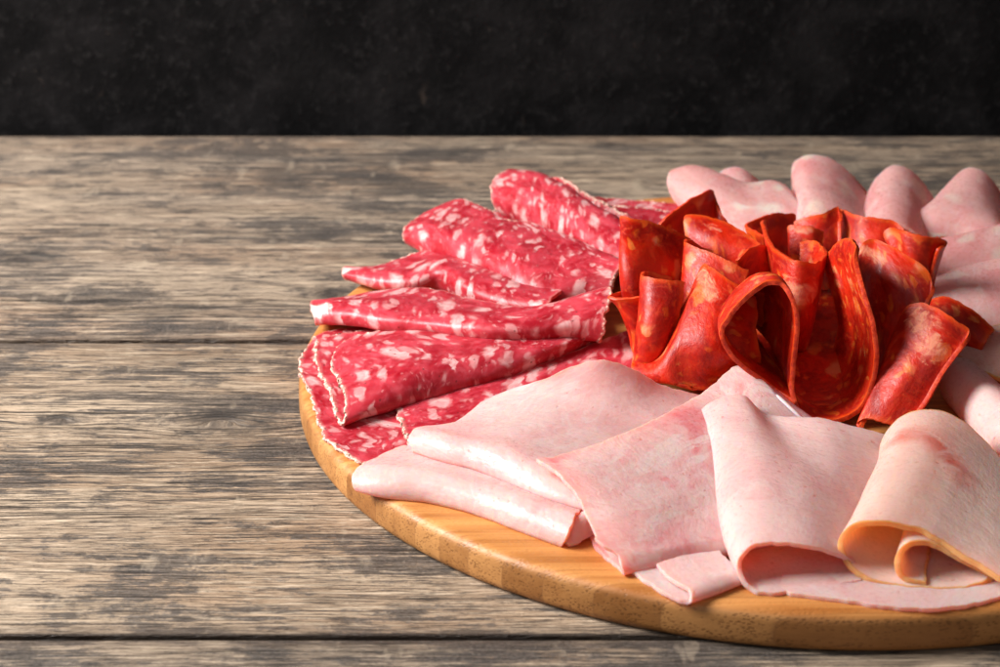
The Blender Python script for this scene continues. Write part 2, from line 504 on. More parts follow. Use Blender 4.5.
def mat_plank(i, knots_xy, tone, y0=0, y1=1):
    t = NT('weathered_wood'); o = t.n('ShaderNodeNewGeometry').outputs['Position']
    x, y, z = t.sep(o)
    off = i * 3.7
    kmask = None
    yy = y
    for (kx, ky, rad) in knots_xy:
        dx = t.math('SUBTRACT', x, kx); dy = t.math('SUBTRACT', y, ky)
        r2 = t.math('ADD', t.math('MULTIPLY', t.math('MULTIPLY', dx, dx), .22), t.math('MULTIPLY', dy, dy))
        g = t.math('MULTIPLY', t.math('EXPONENT', t.math('DIVIDE', r2, -2 * rad * rad)), .62)
        r = t.math('SQRT', t.math('ADD', r2, 1e-8))
        # near the knot the grain follows its rings
        yy = t.math('ADD', t.math('MULTIPLY', yy, t.math('SUBTRACT', 1, g)), t.math('MULTIPLY', t.math('ADD', r, ky), g))
        gg = t.ramp(t.math('ADD', t.math('DIVIDE', r, rad), t.math('MULTIPLY', t.math('SUBTRACT', t.noise(o, 130, 5, .7), .5), 3.2)), 1.7, .7)
        kmask = gg if kmask is None else t.math('MAXIMUM', kmask, gg)
    v = t.comb(t.math('ADD', x, off), yy, t.math('MULTIPLY', z, .3))
    wob = t.noise(t.scalev(v, 3, 9, 9), 1, 3, .5, 0, '3D', 1)
    v = t.vm('ADD', v, t.vm('MULTIPLY', t.vm('SUBTRACT', wob, (.5, .5, .5)), (0, .022, 0)))
    g_big = t.noise(t.scalev(v, 2.2, 34, 34), 1, 4, .6)
    g_mid = t.noise(t.scalev(v, 15, 480, 480), 1, 6, .72)
    g_fine = t.noise(t.scalev(v, 70, 1500, 1500), 1, 3, .7)
    spk = t.noise(o, 900, 3, .7)
    patch = t.noise(t.scalev(v, 22, 40, 40), 1, 8, .76, .2)
    patch2 = t.noise(t.scalev(t.vm('ADD', v, (4, 8, 1)), 50, 150, 150), 1, 6, .78, .3)
    warmer = t.noise(t.scalev(t.vm('ADD', v, (1, 3, 1)), 7, 24, 24), 1, 3, .5)
    c = t.mix(t.ramp(g_big, .38, .62), tone[0], tone[1])
    c = t.mix(t.ramp(warmer, .45, .65, 0, .7), c, tone[2])
    c = t.mix(t.ramp(g_mid, .50, .66, 0, .55), c, tuple(min(1, q * 1.4) for q in tone[1]))
    c = t.mix(t.ramp(g_mid, .46, .33, 0, .5), c, (.12, .078, .050))
    grey = t.math('ADD', patch, t.math('MULTIPLY', t.math('SUBTRACT', g_mid, .5), -.6))
    grey = t.math('ADD', grey, t.math('MULTIPLY', t.math('SUBTRACT', spk, .5), .12))
    worn = t.noise(t.scalev(t.vm('ADD', v, (9, 2, 7)), 5, 13, 13), 1, 4, .6, .4)
    grey = t.math('ADD', grey, t.math('MULTIPLY', t.math('SUBTRACT', worn, .5), -.45))
    c = t.mix(t.ramp(worn, .50, .62, 0, .5), c, (.56, .43, .31))
    c = t.mix(t.ramp(grey, .515, .565, 0, .78), c, t.mix(t.ramp(spk, .4, .6), (.050, .044, .041), (.12, .105, .097)))
    grey2 = t.math('ADD', patch2, t.math('MULTIPLY', t.math('SUBTRACT', g_fine, .5), .6))
    c = t.mix(t.ramp(grey2, .54, .60, 0, .6), c, (.070, .056, .050))
    c = t.mix(t.ramp(g_fine, .55, .62, 0, .6), c, (.060, .042, .032))
    pale = t.math('MULTIPLY', t.ramp(t.noise(t.scalev(v, 45, 620, 620), 1, 5, .7), .53, .59), t.ramp(patch, .56, .46))
    c = t.mix(t.math('MULTIPLY', pale, .7), c, (.72, .57, .42))
    big = t.noise(t.scalev(t.vm('ADD', v, (7, 1, 3)), 9, 24, 24), 1, 8, .72, .5)
    big = t.math('ADD', big, t.math('MULTIPLY', t.math('SUBTRACT', g_mid, .5), -.45))
    c = t.mix(t.ramp(big, .535, .60, 0, .78), c, t.mix(t.ramp(spk, .4, .6), (.042, .036, .033), (.12, .098, .085)))
    lines = t.noise(t.scalev(v, 2.5, 620, 620), 1, 3, .55)
    c = t.mix(t.ramp(lines, .58, .64, 0, .8), c, (.05, .036, .028))
    c = t.mix(t.ramp(lines, .37, .32, 0, .5), c, (.56, .45, .34))
    crack = t.noise(t.scalev(t.vm('ADD', v, (3, 5, 0)), 1.6, 170, 170), 1, 4, .6)
    crack = t.ramp(t.math('ABSOLUTE', t.math('SUBTRACT', crack, .5)), .006, .002)
    crack = t.math('MULTIPLY', crack, t.ramp(t.noise(t.scalev(v, 6, 20, 20), 1, 2, .5), .50, .56))
    c = t.mix(t.math('MULTIPLY', crack, .85), c, (.02, .015, .012))
    # saw marks across the grain
    saw = t.noise(t.scalev(t.vm('ADD', v, (2, 2, 0)), 110, 40, 40), 1, 4, .6)
    c = t.mix(t.ramp(saw, .60, .70, 0, .35), c, (.62, .50, .37))
    if kmask is not None:
        rings = t.noise(t.scalev(v, 20, 420, 420), 1, 3, .6)
        kc = t.mix(t.ramp(rings, .42, .6), (.040, .033, .030), (.105, .082, .066))
        c = t.mix(t.math('MULTIPLY', kmask, t.ramp(patch2, .36, .56, .45, .95)), c, kc)
    # gap shade painted dark into the joints, plus dirt along the worn edges
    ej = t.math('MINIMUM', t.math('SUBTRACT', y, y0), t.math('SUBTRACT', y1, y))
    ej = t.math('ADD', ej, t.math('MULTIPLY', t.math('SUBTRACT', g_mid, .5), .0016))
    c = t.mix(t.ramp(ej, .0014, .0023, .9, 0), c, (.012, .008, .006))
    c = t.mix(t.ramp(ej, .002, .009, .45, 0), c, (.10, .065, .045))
    c = t.mix(1.0, c, (.94, .92, .90), 'MULTIPLY')
    h = t.math('ADD', t.math('MULTIPLY', g_mid, 1.0), t.math('MULTIPLY', t.ramp(g_fine, .45, .75), -.9))
    h = t.math('ADD', h, t.math('MULTIPLY', patch, 1.0))
    h = t.math('ADD', h, t.math('MULTIPLY', crack, -1.5))
    h = t.math('ADD', h, t.math('MULTIPLY', t.ramp(lines, .60, .66), -.6))
    h = t.math('ADD', h, t.math('MULTIPLY', spk, .35))
    h = t.math('ADD', h, t.math('MULTIPLY', g_big, .8))
    return t.set(color=c, rough=t.ramp(g_mid, .3, .7, .45, .68), normal=t.bump(h, .8, .0010), spec=.4)


def mat_slate():
    t = NT('black_slate'); o = t.n('ShaderNodeNewGeometry').outputs['Position']
    n1 = t.noise(o, 28, 6, .65, .4); n2 = t.noise(o, 240, 4, .65)
    n3 = t.noise(t.vm('ADD', o, (5, 5, 5)), 60, 4, .6, .8)
    c = t.mix(t.ramp(n1, .38, .72), (.0018, .0015, .0017), (.0105, .0092, .0096))
    c = t.mix(t.ramp(n2, .50, .78, 0, .6), c, (.026, .0235, .0235))
    c = t.mix(t.ramp(n3, .66, .74, 0, .4), c, (.07, .05, .04))
    return t.set(color=c, rough=.8, normal=t.bump(n2, .5, .001), spec=.12)


def mat_fat():
    t = NT('salami_fat'); o = t.obj()
    n = t.noise(o, 500, 3, .6)
    return t.set(color=t.mix(t.ramp(n, .4, .62), (.80, .36, .33), (.92, .72, .68)), rough=.4, sss=.6, sr=(1, .4, .3), ss=.002,
                 normal=t.bump(n, .4, .0006))


FATM = mat_fat()
SAL, CHO, RIND = mat_salami(), mat_chorizo(), mat_rind()
CASE = mat_casing()
HAM = mat_ham(rosy=.45, amt=.8, web=.6)
HAM2 = mat_ham('marbled_ham', (.93, .67, .65), (.80, .32, .35), (.97, .86, .82), 1.3, rosy=1.0, vw=.075)
TURK = mat_ham('turkey_breast', (.94, .75, .69), (.84, .48, .44), (.95, .82, .76), .45, skin=(.78, .46, .17), rosy=.35, tint=(1, .54, .17), web=.4)
SKINH = mat_ham('ham_with_skin', (.84, .56, .48), (.76, .40, .35), (.92, .74, .64), .4, skin=(.66, .40, .10))
MORT = mat_ham('mortadella', (.87, .54, .52), (.76, .34, .35), (.95, .80, .76), 1.2, fat=True, web=.6)

# ------------------------------------------------------------------ the setting
SEAMS = [-2.60 * R, -1.75 * R, -0.944 * R, 0.261 * R, 1.659 * R]
table = bpy.data.objects.new('wooden_table', None); col.objects.link(table)
tag(table, 'weathered grey brown plank table top under the round board', 'table')


def box(name, x0, x1, y0, y1, z0, z1, mat, parent, bev=.0012):
    import bmesh
    bm = bmesh.new(); bmesh.ops.create_cube(bm, size=1)
    for v in bm.verts:
        v.co = Vector(((x0 + x1) / 2 + v.co.x * (x1 - x0), (y0 + y1) / 2 + v.co.y * (y1 - y0), (z0 + z1) / 2 + v.co.z * (z1 - z0)))
    if bev: bmesh.ops.bevel(bm, geom=bm.edges[:], offset=bev, segments=3, affect='EDGES', profile=.6)
    me = bpy.data.meshes.new(name); bm.to_mesh(me); bm.free(); me.materials.append(mat)
    for p in me.polygons: p.use_smooth = True
    o = bpy.data.objects.new(name, me); col.objects.link(o); o.parent = parent
    return o


def tpt(px, py):
    r = ray(px, py); s = -CAM[2] / r[2]; p = CAM + s * r
    return p[0], p[1]


kn = {1: [], 2: [(*tpt(222, 421), .0085), (*tpt(60, 419), .004)], 3: [(*tpt(20, 258), .006), (*tpt(330, 292), .005)]}
tones = {0: ((.22, .16, .11), (.33, .25, .18), (.30, .19, .12)), 1: ((.22, .165, .12), (.33, .26, .19), (.30, .20, .13)),
         2: ((.32, .225, .15), (.47, .355, .25), (.42, .27, .165)), 3: ((.28, .205, .145), (.39, .30, .225), (.37, .24, .155))}
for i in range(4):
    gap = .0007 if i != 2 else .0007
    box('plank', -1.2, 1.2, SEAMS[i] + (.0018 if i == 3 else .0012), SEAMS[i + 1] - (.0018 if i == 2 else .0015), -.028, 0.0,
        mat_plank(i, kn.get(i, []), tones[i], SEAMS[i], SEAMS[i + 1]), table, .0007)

wall = box('wall', -1.6, 1.6, SEAMS[-1] + .012, SEAMS[-1] + .032, -.30, .60, mat_slate(), None, .001)
tag(wall, 'dark slate wall behind the wooden table', 'wall', kind='structure')


# board
def board():
    prof = [(0, 0), (R - .0026, 0), (R - .0012, .0004), (R - .0003, .0014), (R, .0028), (R, .0060), (R - .0001, TH - .0032), (R - .0004, TH - .0020),
            (R - .0011, TH - .0010), (R - .0022, TH - .0003), (R - .0036, TH), (R * .7, TH), (R * .35, TH), (0, TH)]
    n = 256
    verts, faces = [(0, 0, 0)], []
    rings = prof[1:-1]
    for (r, z) in rings:
        for k in range(n):
            a = 2 * math.pi * k / n
            verts.append((r * math.cos(a), r * math.sin(a), z))
    verts.append((0, 0, TH)); top = len(verts) - 1
    for k in range(n):
        k2 = (k + 1) % n
        faces.append((0, 1 + k2, 1 + k))
        for q in range(len(rings) - 1):
            a = 1 + q * n
            faces.append((a + k, a + k2, a + n + k2, a + n + k))
        a = 1 + (len(rings) - 1) * n
        faces.append((a + k, a + k2, top))
    o = mesh_obj('cutting_board', verts, faces, mat_bamboo())
    tag(o, 'round bamboo board carrying all the sliced meats', 'cutting board')
    o.location.z = 0.0003
    return o


board()

def stain(obj, pts, rad, amt):
    m = obj if obj.type == 'MESH' else [c for c in obj.children if c.name.startswith('meat')][0]
    me = m.data
    L = np.array([pt(p) for p in pts])
    co_ = np.zeros(len(me.vertices) * 3, dtype=np.float32); me.vertices.foreach_get('co', co_); co_ = co_.reshape(-1, 3)
    q = np.linspace(0, 1, 60); S = catmull(L, knots(L), q)
    d = np.sqrt(((co_[:, None, :] - S[None, :, :]) ** 2).sum(2)).min(1)
    old = me.attributes.get('stain') or me.attributes.new('stain', 'FLOAT', 'POINT')
    old.data.foreach_set('value', (np.clip(1 - d / rad, 0, 1) * amt).astype(np.float32))


# ------------------------------------------------------------------ salami
SG = 'folded salami slices'


def salami(rows, label, rinds, seed, amp=.0006, thick=.0013, rr=.00062, tip=None):
    root, G = sheet('salami_slice', rows, SAL, thick, seed, amp=amp * .7, rag=.0009, wscale=75, fine=.00014, split=True)
    tag(root, label, 'salami slice', SG)
    for s in rinds:
        side, a, b = (s + (0, 1))[:3] if isinstance(s, tuple) and len(s) == 1 else (s if isinstance(s, tuple) else (s, 0, 1))
        tube('rind', border(G, side, a, b), rr, RIND, root, seed, .75)
    if tip: stain(root, *tip)
    return root


salami([[(316, 337, 2), (345, 330, 2), (450, 325, 2), (560, 330, 2)],
        [(303, 356, 2), (360, 350, 2), (450, 350, 2), (600, 350, 2)],
        [(301, 370, 2), (350, 375, 2), (450, 375, 2), (610, 375, 2)],
        [(309, 390, 2), (350, 400, 2), (450, 400, 2), (600, 400, 2)],
        [(317, 412, 2), (350, 415, 2), (450, 415, 2), (600, 415, 2)],
        [(323, 432, 2), (380, 430, 2), (470, 430, 2), (580, 430, 2)],
        [(338, 449, 2), (380, 450, 2), (440, 450, 2), (540, 450, 2)],
        [(362, 464, 2), (390, 468, 2), (420, 470, 2), (470, 470, 2)]],
       'flat salami slice lowest on the left rim of the board, under the wide folded one', [('c0', 0, 1), ('rN', 0, 1)], 1, .0003)

salami([[(398, 409, 6), (430, 398, 9), (500, 380, 12), (560, 358, 14), (598, 343, 16), (640, 328, 18)],
        [(400, 420, 6), (440, 413, 9), (500, 397, 11), (560, 376, 13), (600, 362, 14), (640, 350, 15)],
        [(404, 432, 6), (450, 428, 7), (500, 415, 8), (560, 400, 9), (600, 390, 10), (640, 380, 10)],
        [(412, 446, 6), (450, 446, 6), (500, 440, 7), (560, 430, 8), (600, 425, 8), (640, 420, 8)]],
       'nearly flat salami slice with a short upright rind, tucked behind the left ham slice', [('c0', 0, 1)], 2, .0005)

salami([[(318, 340, 5), (345, 334, 6), (450, 322, 6), (590, 312, 6)],
        [(316, 352, 5), (360, 352, 6), (470, 340, 6), (595, 320, 6)],
        [(321, 374, 5), (380, 372, 6), (480, 352, 6), (600, 328, 7)],
        [(331, 391, 5), (400, 388, 6), (500, 366, 6), (600, 336, 8)],
        [(341, 424, 6), (400, 407, 7), (440, 396, 8), (500, 381, 9), (560, 359, 10), (600, 342, 10)],
        [(345, 420, 12), (400, 399, 16), (440, 388, 17), (500, 373, 19), (560, 353, 20), (600, 337, 18)],
        [(347, 402, 17), (400, 379, 27), (440, 370, 28), (500, 358, 28), (560, 346, 28), (600, 331, 24)],
        [(341, 382, 15), (400, 360, 25), (470, 347, 28), (540, 338, 28), (602, 324, 26)],
        [(333, 366, 10), (350, 353, 14), (385, 341, 20), (460, 333, 25), (540, 328, 26), (602, 318, 26)],
        [(336, 352, 8), (348, 341, 9), (385, 331, 14), (460, 324, 18), (540, 320, 20), (602, 312, 22)]],
       'wide folded salami slice nearest the camera, with rind loops at its left end', [('c0', 0, 1), ('r0', 0, .5), ('rN', 0, .5)], 3, .0008)

salami([[(332, 312, 6), (400, 300, 8), (500, 300, 10), (600, 310, 14)],
        [(320, 319, 8), (400, 324, 12), (500, 331, 16), (598, 332, 20)],
        [(315, 321, 12), (340, 322, 14), (380, 328, 18), (430, 333, 22), (480, 339, 26), (530, 340, 28), (570, 336, 30), (600, 339, 28)],
        [(313, 313, 17), (340, 313, 22), (380, 319, 27), (430, 325, 31), (480, 331, 36), (530, 332, 38), (570, 326, 41), (603, 326, 40)],
        [(312, 304, 18), (340, 304, 24), (380, 307, 30), (430, 314, 34), (480, 322, 40), (530, 322, 44), (570, 313, 47), (606, 312, 48)],
        [(318, 302, 16), (340, 301, 22), (380, 299, 26), (430, 303, 30), (480, 312, 36), (530, 313, 43), (570, 303, 50), (609, 298, 54)],
        [(340, 300, 14), (365, 295, 18), (400, 290, 20), (430, 290, 24), (480, 302, 30), (530, 308, 38), (575, 298, 47), (612, 287, 56)]],
       'long thin salami fold with a torn white left tip, above the widest fold', [('cN', .3, 1), ('rN', .1, .4)], 4, .0008, tip=([(308, 313, 16), (324, 312, 18)], .006, 1))

salami([[(362, 272, 4), (400, 268, 5), (430, 270, 6), (540, 290, 10)],
        [(350, 277, 5), (420, 284, 8), (480, 303, 12), (560, 318, 16)],
        [(345, 278, 8), (380, 288, 10), (412, 291, 12), (438, 284, 20), (465, 299, 20), (500, 312, 22), (548, 320, 24)],
        [(343, 274, 13), (380, 281, 18), (412, 283, 22), (440, 275, 30), (465, 289, 32), (500, 303, 32), (548, 314, 32)],
        [(343, 269, 14), (380, 272, 21), (412, 275, 26), (440, 267, 34), (465, 279, 36), (500, 293, 38), (548, 307, 38)],
        [(354, 268, 12), (380, 268, 18), (415, 266, 22), (445, 260, 28), (475, 270, 34), (505, 284, 38), (552, 300, 40)],
        [(372, 270, 10), (395, 262, 12), (425, 253, 14), (455, 255, 18), (490, 263, 24), (520, 275, 30), (562, 292, 38)]],
       'thin salami fold with a pinched hump, just below the high triangular fold', [('rN', 0, .5)], 5, .0008, tip=([(338, 273, 12), (347, 273, 12)], .0045, 1))

salami([[(440, 225, 4), (480, 225, 5), (520, 230, 6), (620, 262, 10)],
        [(415, 240, 6), (470, 262, 8), (530, 292, 12), (600, 290, 16)],
        [(408, 243, 10), (428, 253, 12), (465, 269, 16), (500, 287, 20), (522, 301, 20), (545, 307, 20), (580, 306, 20), (608, 305, 20)],
        [(405, 238, 16), (428, 243, 22), (465, 258, 30), (500, 274, 36), (525, 289, 34), (550, 298, 32), (582, 297, 31), (609, 296, 31)],
        [(405, 230, 20), (428, 231, 30), (465, 243, 40), (500, 256, 46), (530, 271, 46), (560, 284, 42), (588, 283, 42), (612, 284, 42)],
        [(411, 223, 20), (440, 219, 30), (480, 228, 40), (520, 242, 48), (555, 260, 50), (590, 270, 50), (615, 275, 50)],
        [(425, 214, 18), (448, 208, 26), (480, 214, 36), (520, 229, 44), (560, 244, 50), (600, 260, 54), (622, 266, 56)],
        [(437, 211, 16), (456, 201, 22), (478, 206, 32), (505, 221, 38), (535, 225, 44), (580, 243, 50), (624, 262, 56)]],
       'large high triangular salami fold with a ruffled right end', [('c0', .2, 1), ('rN', 0, .55), ('cN', .2, .8)], 6, .0008)

salami([[(512, 195, 6), (570, 215, 10), (640, 240, 14)],
        [(505, 208, 8), (560, 240, 12), (635, 275, 16)],
        [(502, 212, 12), (530, 225, 15), (560, 245, 18), (590, 259, 22), (630, 276, 26)],
        [(494, 203, 20), (530, 212, 30), (560, 230, 34), (590, 247, 38), (632, 264, 42)],
        [(492, 192, 28), (530, 197, 40), (560, 213, 46), (590, 232, 48), (635, 250, 50)],
        [(494, 181, 30), (530, 184, 42), (560, 198, 50), (590, 217, 52), (638, 240, 54)],
        [(503, 174, 28), (530, 173, 38), (560, 185, 46), (592, 205, 50), (638, 230, 52)],
        [(514, 172, 22), (535, 174, 26), (562, 188, 32), (596, 210, 36), (638, 230, 36)],
        [(526, 188, 6), (552, 192, 8), (578, 205, 10), (604, 220, 12), (640, 232, 12)],
        [(532, 178, 8), (556, 178, 14), (582, 192, 18), (606, 206, 20), (644, 224, 20)]],
       'tall rolled salami slice at the back, leaning against the chorizo', [('c0', .15, .9), ('rN', 0, .9)], 7, .0008)

salami([[(560, 203, 3), (590, 199, 3), (630, 201, 4), (665, 204, 4), (700, 208, 3)],
        [(540, 217, 3), (600, 213, 4), (640, 214, 4), (710, 218, 4)],
        [(530, 240, 3), (600, 235, 4), (640, 235, 4), (720, 235, 4)]],
       'flat dark salami slice lying farthest back, beside the bare rear rim of the board', [('r0', 0, 1)], 8, .0005)
salami([[(575, 212, 7), (610, 207, 8), (645, 210, 8), (690, 216, 7)],
        [(560, 225, 7), (620, 218, 9), (650, 222, 8), (700, 228, 7)],
        [(560, 245, 7), (620, 240, 8), (650, 240, 8), (700, 240, 7)]],
       'flat salami slice in front of the farthest one, just left of the chorizo tip', [('r0', 0, 1)], 9, .0006)
salami([[(455, 228, 3), (480, 214, 6), (505, 214, 8), (535, 222, 8), (570, 232, 6)],
        [(450, 240, 3), (500, 232, 6), (580, 245, 6)],
        [(460, 255, 3), (520, 255, 5), (590, 262, 5)]],
       'mostly hidden dark salami slice, peeping out between the tall roll and the triangular fold', [('r0', 0, 1)], 10, .0005)

# ------------------------------------------------------------------ cooked ham at the front
HG = 'folded cooked ham slices'


def slice_(name, rows, mat, label, cat, group, seed, thick=.0015, amp=.0005, **k):
    o, G = sheet(name, rows, mat, thick, seed, amp=amp * .9, wscale=45, fine=.00009, rag=.0006, **k)
    tag(o, label, cat, group)
    return o, G


h1, _ = slice_('ham_slice', [
    [(372, 478, 2), (460, 488, 2), (500, 500, 2), (555, 528, 2)],
    [(357, 489, 3), (380, 495, 3), (430, 501, 3), (480, 515, 3), (520, 530, 3), (563, 545, 3)],
    [(353, 481, 9), (380, 485, 12), (430, 490, 13), (480, 502, 14), (520, 517, 14), (568, 535, 14)],
    [(357, 470, 13), (385, 470, 18), (430, 476, 20), (480, 487, 21), (525, 502, 22), (574, 519, 22)],
    [(368, 463, 12), (405, 463, 14), (450, 469, 16), (500, 483, 18), (540, 497, 18), (580, 511, 18)],
    [(405, 446, 8), (435, 450, 10), (480, 458, 12), (540, 478, 14), (585, 495, 16)],
    [(413, 450, 15), (440, 459, 18), (470, 467, 19), (500, 478, 20), (545, 496, 22), (587, 509, 22)],
    [(410, 441, 21), (440, 448, 27), (470, 456, 28), (500, 465, 30), (550, 485, 30), (590, 499, 28)],
    [(413, 432, 25), (440, 436, 33), (470, 443, 35), (500, 451, 37), (550, 470, 34), (595, 486, 26)],
    [(425, 428, 24), (450, 430, 30), (480, 434, 33), (520, 440, 33), (570, 455, 28), (620, 470, 18)],
    [(452, 426, 20), (480, 416, 27), (520, 414, 33), (570, 422, 30), (620, 432, 24), (670, 440, 16)],
    [(470, 414, 20), (500, 401, 30), (540, 395, 38), (590, 398, 40), (640, 412, 32), (690, 425, 24)],
    [(482, 404, 20), (506, 393, 32), (540, 381, 46), (575, 366, 58), (605, 361, 62), (635, 371, 50), (660, 386, 32), (705, 398, 14)]],
    HAM, 'double-folded pale ham slice, leftmost of the ham at the board front, overlapping the salami', 'ham slice', HG, 21, .0014, .0006)
sheet('folded_corner', [[(575, 516, 14), (588, 512, 16), (596, 508, 14)],
                        [(565, 527, 14), (579, 521, 18), (592, 516, 18)],
                        [(562, 533, 9), (578, 531, 12), (594, 524, 12)],
                        [(568, 546, 2), (580, 542, 4), (596, 532, 5)]], HAM, .0016, 22, parent=h1, amp=.0003)

slice_('ham_slice', [
    [(538, 460, 48), (566, 482, 45), (582, 505, 38), (592, 530, 28), (602, 546, 22), (617, 556, 16), (623, 572, 6), (618, 568, 2), (604, 558, 2), (594, 545, 3), (590, 530, 4)],
    [(562, 456, 46), (600, 480, 42), (622, 506, 35), (634, 528, 27), (645, 546, 18), (650, 555, 14), (655, 566, 5), (648, 558, 2), (630, 548, 2), (620, 540, 2), (615, 525, 2)],
    [(612, 440, 42), (650, 465, 37), (675, 497, 30), (686, 520, 22), (692, 538, 17), (695, 547, 13), (697, 557, 5), (690, 550, 2), (680, 540, 2), (670, 530, 2), (665, 515, 2)],
    [(660, 418, 36), (695, 442, 34), (716, 478, 29), (728, 507, 22), (736, 530, 15), (738, 542, 11), (740, 551, 5), (732, 545, 2), (720, 535, 2), (715, 525, 2), (710, 510, 2)],
    [(703, 394, 32), (738, 420, 30), (765, 455, 24), (780, 490, 18), (788, 515, 12), (790, 528, 8), (792, 538, 4), (785, 530, 2), (775, 520, 2), (765, 510, 2), (760, 500, 2)],
    [(738, 368, 44), (768, 392, 36), (800, 430, 22), (820, 470, 14), (828, 495, 8), (830, 505, 5), (832, 515, 3), (825, 508, 2), (815, 500, 2), (805, 490, 2), (800, 480, 2)],
    [(762, 382, 36), (795, 412, 28), (825, 440, 14), (840, 465, 8), (845, 475, 4), (848, 485, 3), (850, 490, 2), (845, 485, 2), (835, 480, 2), (830, 470, 2), (825, 460, 2)],
    [(800, 412, 24), (830, 430, 16), (850, 445, 8), (860, 455, 4), (862, 460, 3), (864, 465, 2), (866, 468, 2), (860, 465, 2), (855, 460, 2), (850, 455, 2), (845, 450, 2)]],
    HAM2, 'marbled rosy ham slice with a pointed left corner beside the pale double fold', 'ham slice', HG, 23, .0013, .0005)

slice_('ham_slice', [
    [(630, 572, 2), (655, 589, 2), (680, 602, 2), (691, 600, 5), (690, 592, 9), (675, 584, 9), (657, 566, 8)],
    [(660, 563, 2), (685, 579, 2), (708, 593, 2), (718, 591, 5), (716, 583, 9), (702, 574, 9), (685, 557, 8)],
    [(692, 555, 2), (715, 570, 2), (738, 582, 2), (748, 580, 5), (746, 572, 9), (732, 564, 9), (715, 548, 8)]],
    HAM, 'small folded tongue of pale ham sticking out under the marbled rosy slice', 'ham slice', HG, 24, .0014, .0003)

slice_('ham_slice', [
    [(862, 583, 3), (800, 592, 2), (765, 595, 2), (745, 583, 9), (740, 564, 22), (749, 550, 32), (768, 544, 36), (805, 547, 34), (840, 556, 22), (858, 568, 10)],
    [(850, 560, 3), (795, 568, 3), (758, 567, 3), (733, 556, 10), (729, 540, 24), (738, 522, 36), (762, 514, 42), (805, 519, 38), (840, 532, 24), (858, 542, 10)],
    [(840, 520, 3), (785, 528, 3), (742, 526, 4), (721, 515, 12), (718, 495, 28), (728, 476, 38), (758, 466, 44), (800, 475, 38), (845, 492, 24), (874, 502, 8)],
    [(835, 470, 3), (775, 478, 3), (735, 476, 5), (716, 465, 14), (710, 445, 30), (722, 432, 40), (752, 428, 44), (785, 440, 34), (835, 450, 30), (884, 468, 12)],
    [(830, 440, 4), (770, 445, 4), (728, 440, 6), (707, 433, 14), (700, 416, 28), (714, 402, 40), (742, 396, 46), (766, 415, 34), (820, 420, 36), (884, 437, 24)]],
    HAM, 'large rolled ham slice with an open dark mouth, left of the golden-edged roll', 'ham slice', HG, 25, .0014, .0005)

slice_('ham_slice', [
    [(785, 575, 3), (860, 572, 3), (930, 570, 3), (1030, 560, 3)],
    [(780, 586, 3), (860, 588, 3), (930, 590, 3), (1030, 575, 3)],
    [(790, 597, 1), (840, 603, 1), (900, 611, 1), (945, 611, 1), (1030, 592, 1)]],
    HAM, 'flat pale ham slice lowest at the front rim, beneath the golden-edged roll', 'ham slice', HG, 26, .0014, .0003)

turkey, _ = slice_('turkey_slice', [
    [(1018, 590, 16), (962, 557, 28), (922, 532, 42), (882, 523, 50), (855, 526, 46), (841, 543, 32), (848, 565, 14), (870, 582, 5), (902, 588, 3),
     (935, 590, 3), (968, 588, 4), (990, 578, 8), (962, 561, 22), (928, 543, 34), (906, 546, 34), (897, 561, 24), (903, 577, 10), (926, 584, 7)],
    [(1022, 560, 18), (980, 520, 32), (942, 493, 46), (905, 483, 54), (878, 486, 50), (862, 503, 34), (866, 525, 16), (885, 540, 6), (912, 546, 4),
     (940, 548, 4), (970, 548, 5), (992, 540, 9), (966, 522, 24), (936, 505, 36), (916, 508, 36), (908, 522, 26), (913, 536, 12), (930, 542, 8)],
    [(1028, 530, 18), (992, 478, 34), (958, 450, 48), (925, 440, 56), (896, 444, 52), (880, 462, 36), (880, 482, 18), (895, 496, 8), (915, 502, 5),
     (940, 505, 5), (970, 508, 6), (990, 500, 10), (966, 484, 26), (942, 468, 38), (924, 470, 38), (916, 482, 28), (918, 494, 14), (932, 500, 9)],
    [(1030, 500, 18), (990, 448, 36), (957, 419, 48), (928, 411, 52), (902, 418, 48), (886, 436, 36), (882, 452, 20), (892, 464, 9), (912, 470, 6),
     (938, 472, 6), (965, 474, 7), (982, 466, 12), (962, 450, 28), (940, 436, 38), (924, 438, 38), (916, 448, 28), (918, 458, 16), (930, 464, 10)]],
    TURK, 'rolled turkey slice with a golden rind spiral facing the camera at the front right', 'turkey slice', 'rolled turkey slices', 27, .0016, .0005, step=.0010)

slice_('ham_slice', [
    [(975, 385, 3), (1000, 410, 3), (1050, 460, 3)],
    [(944, 396, 6), (970, 428, 6), (1010, 482, 6)],
    [(941, 378, 22), (966, 408, 24), (1015, 462, 24)],
    [(950, 360, 36), (985, 392, 42), (1030, 440, 42)],
    [(966, 361, 34), (1000, 390, 40), (1040, 425, 40)],
    [(985, 378, 10), (1010, 400, 14), (1050, 430, 14)]],
    HAM, 'smooth pale ham roll at the right edge behind the turkey spiral', 'ham slice', HG, 28, .0016, .0003)

slice_('ham_slice', [
    [(940, 350, 16), (970, 336, 20), (1000, 325, 22), (1040, 310, 20)],
    [(955, 357, 19), (980, 350, 22), (1010, 345, 24), (1045, 335, 20)],
    [(963, 359, 20), (982, 372, 18), (1010, 383, 18), (1050, 390, 16)]],
    SKINH, 'ham slice with a thin yellow skin edge at the right, above the smooth pale roll', 'ham slice', HG, 29, .0014, .0003)



stain(turkey, [(902, 442, 50), (922, 440, 52), (944, 456, 50), (958, 480, 42)], .0075, 1.0)

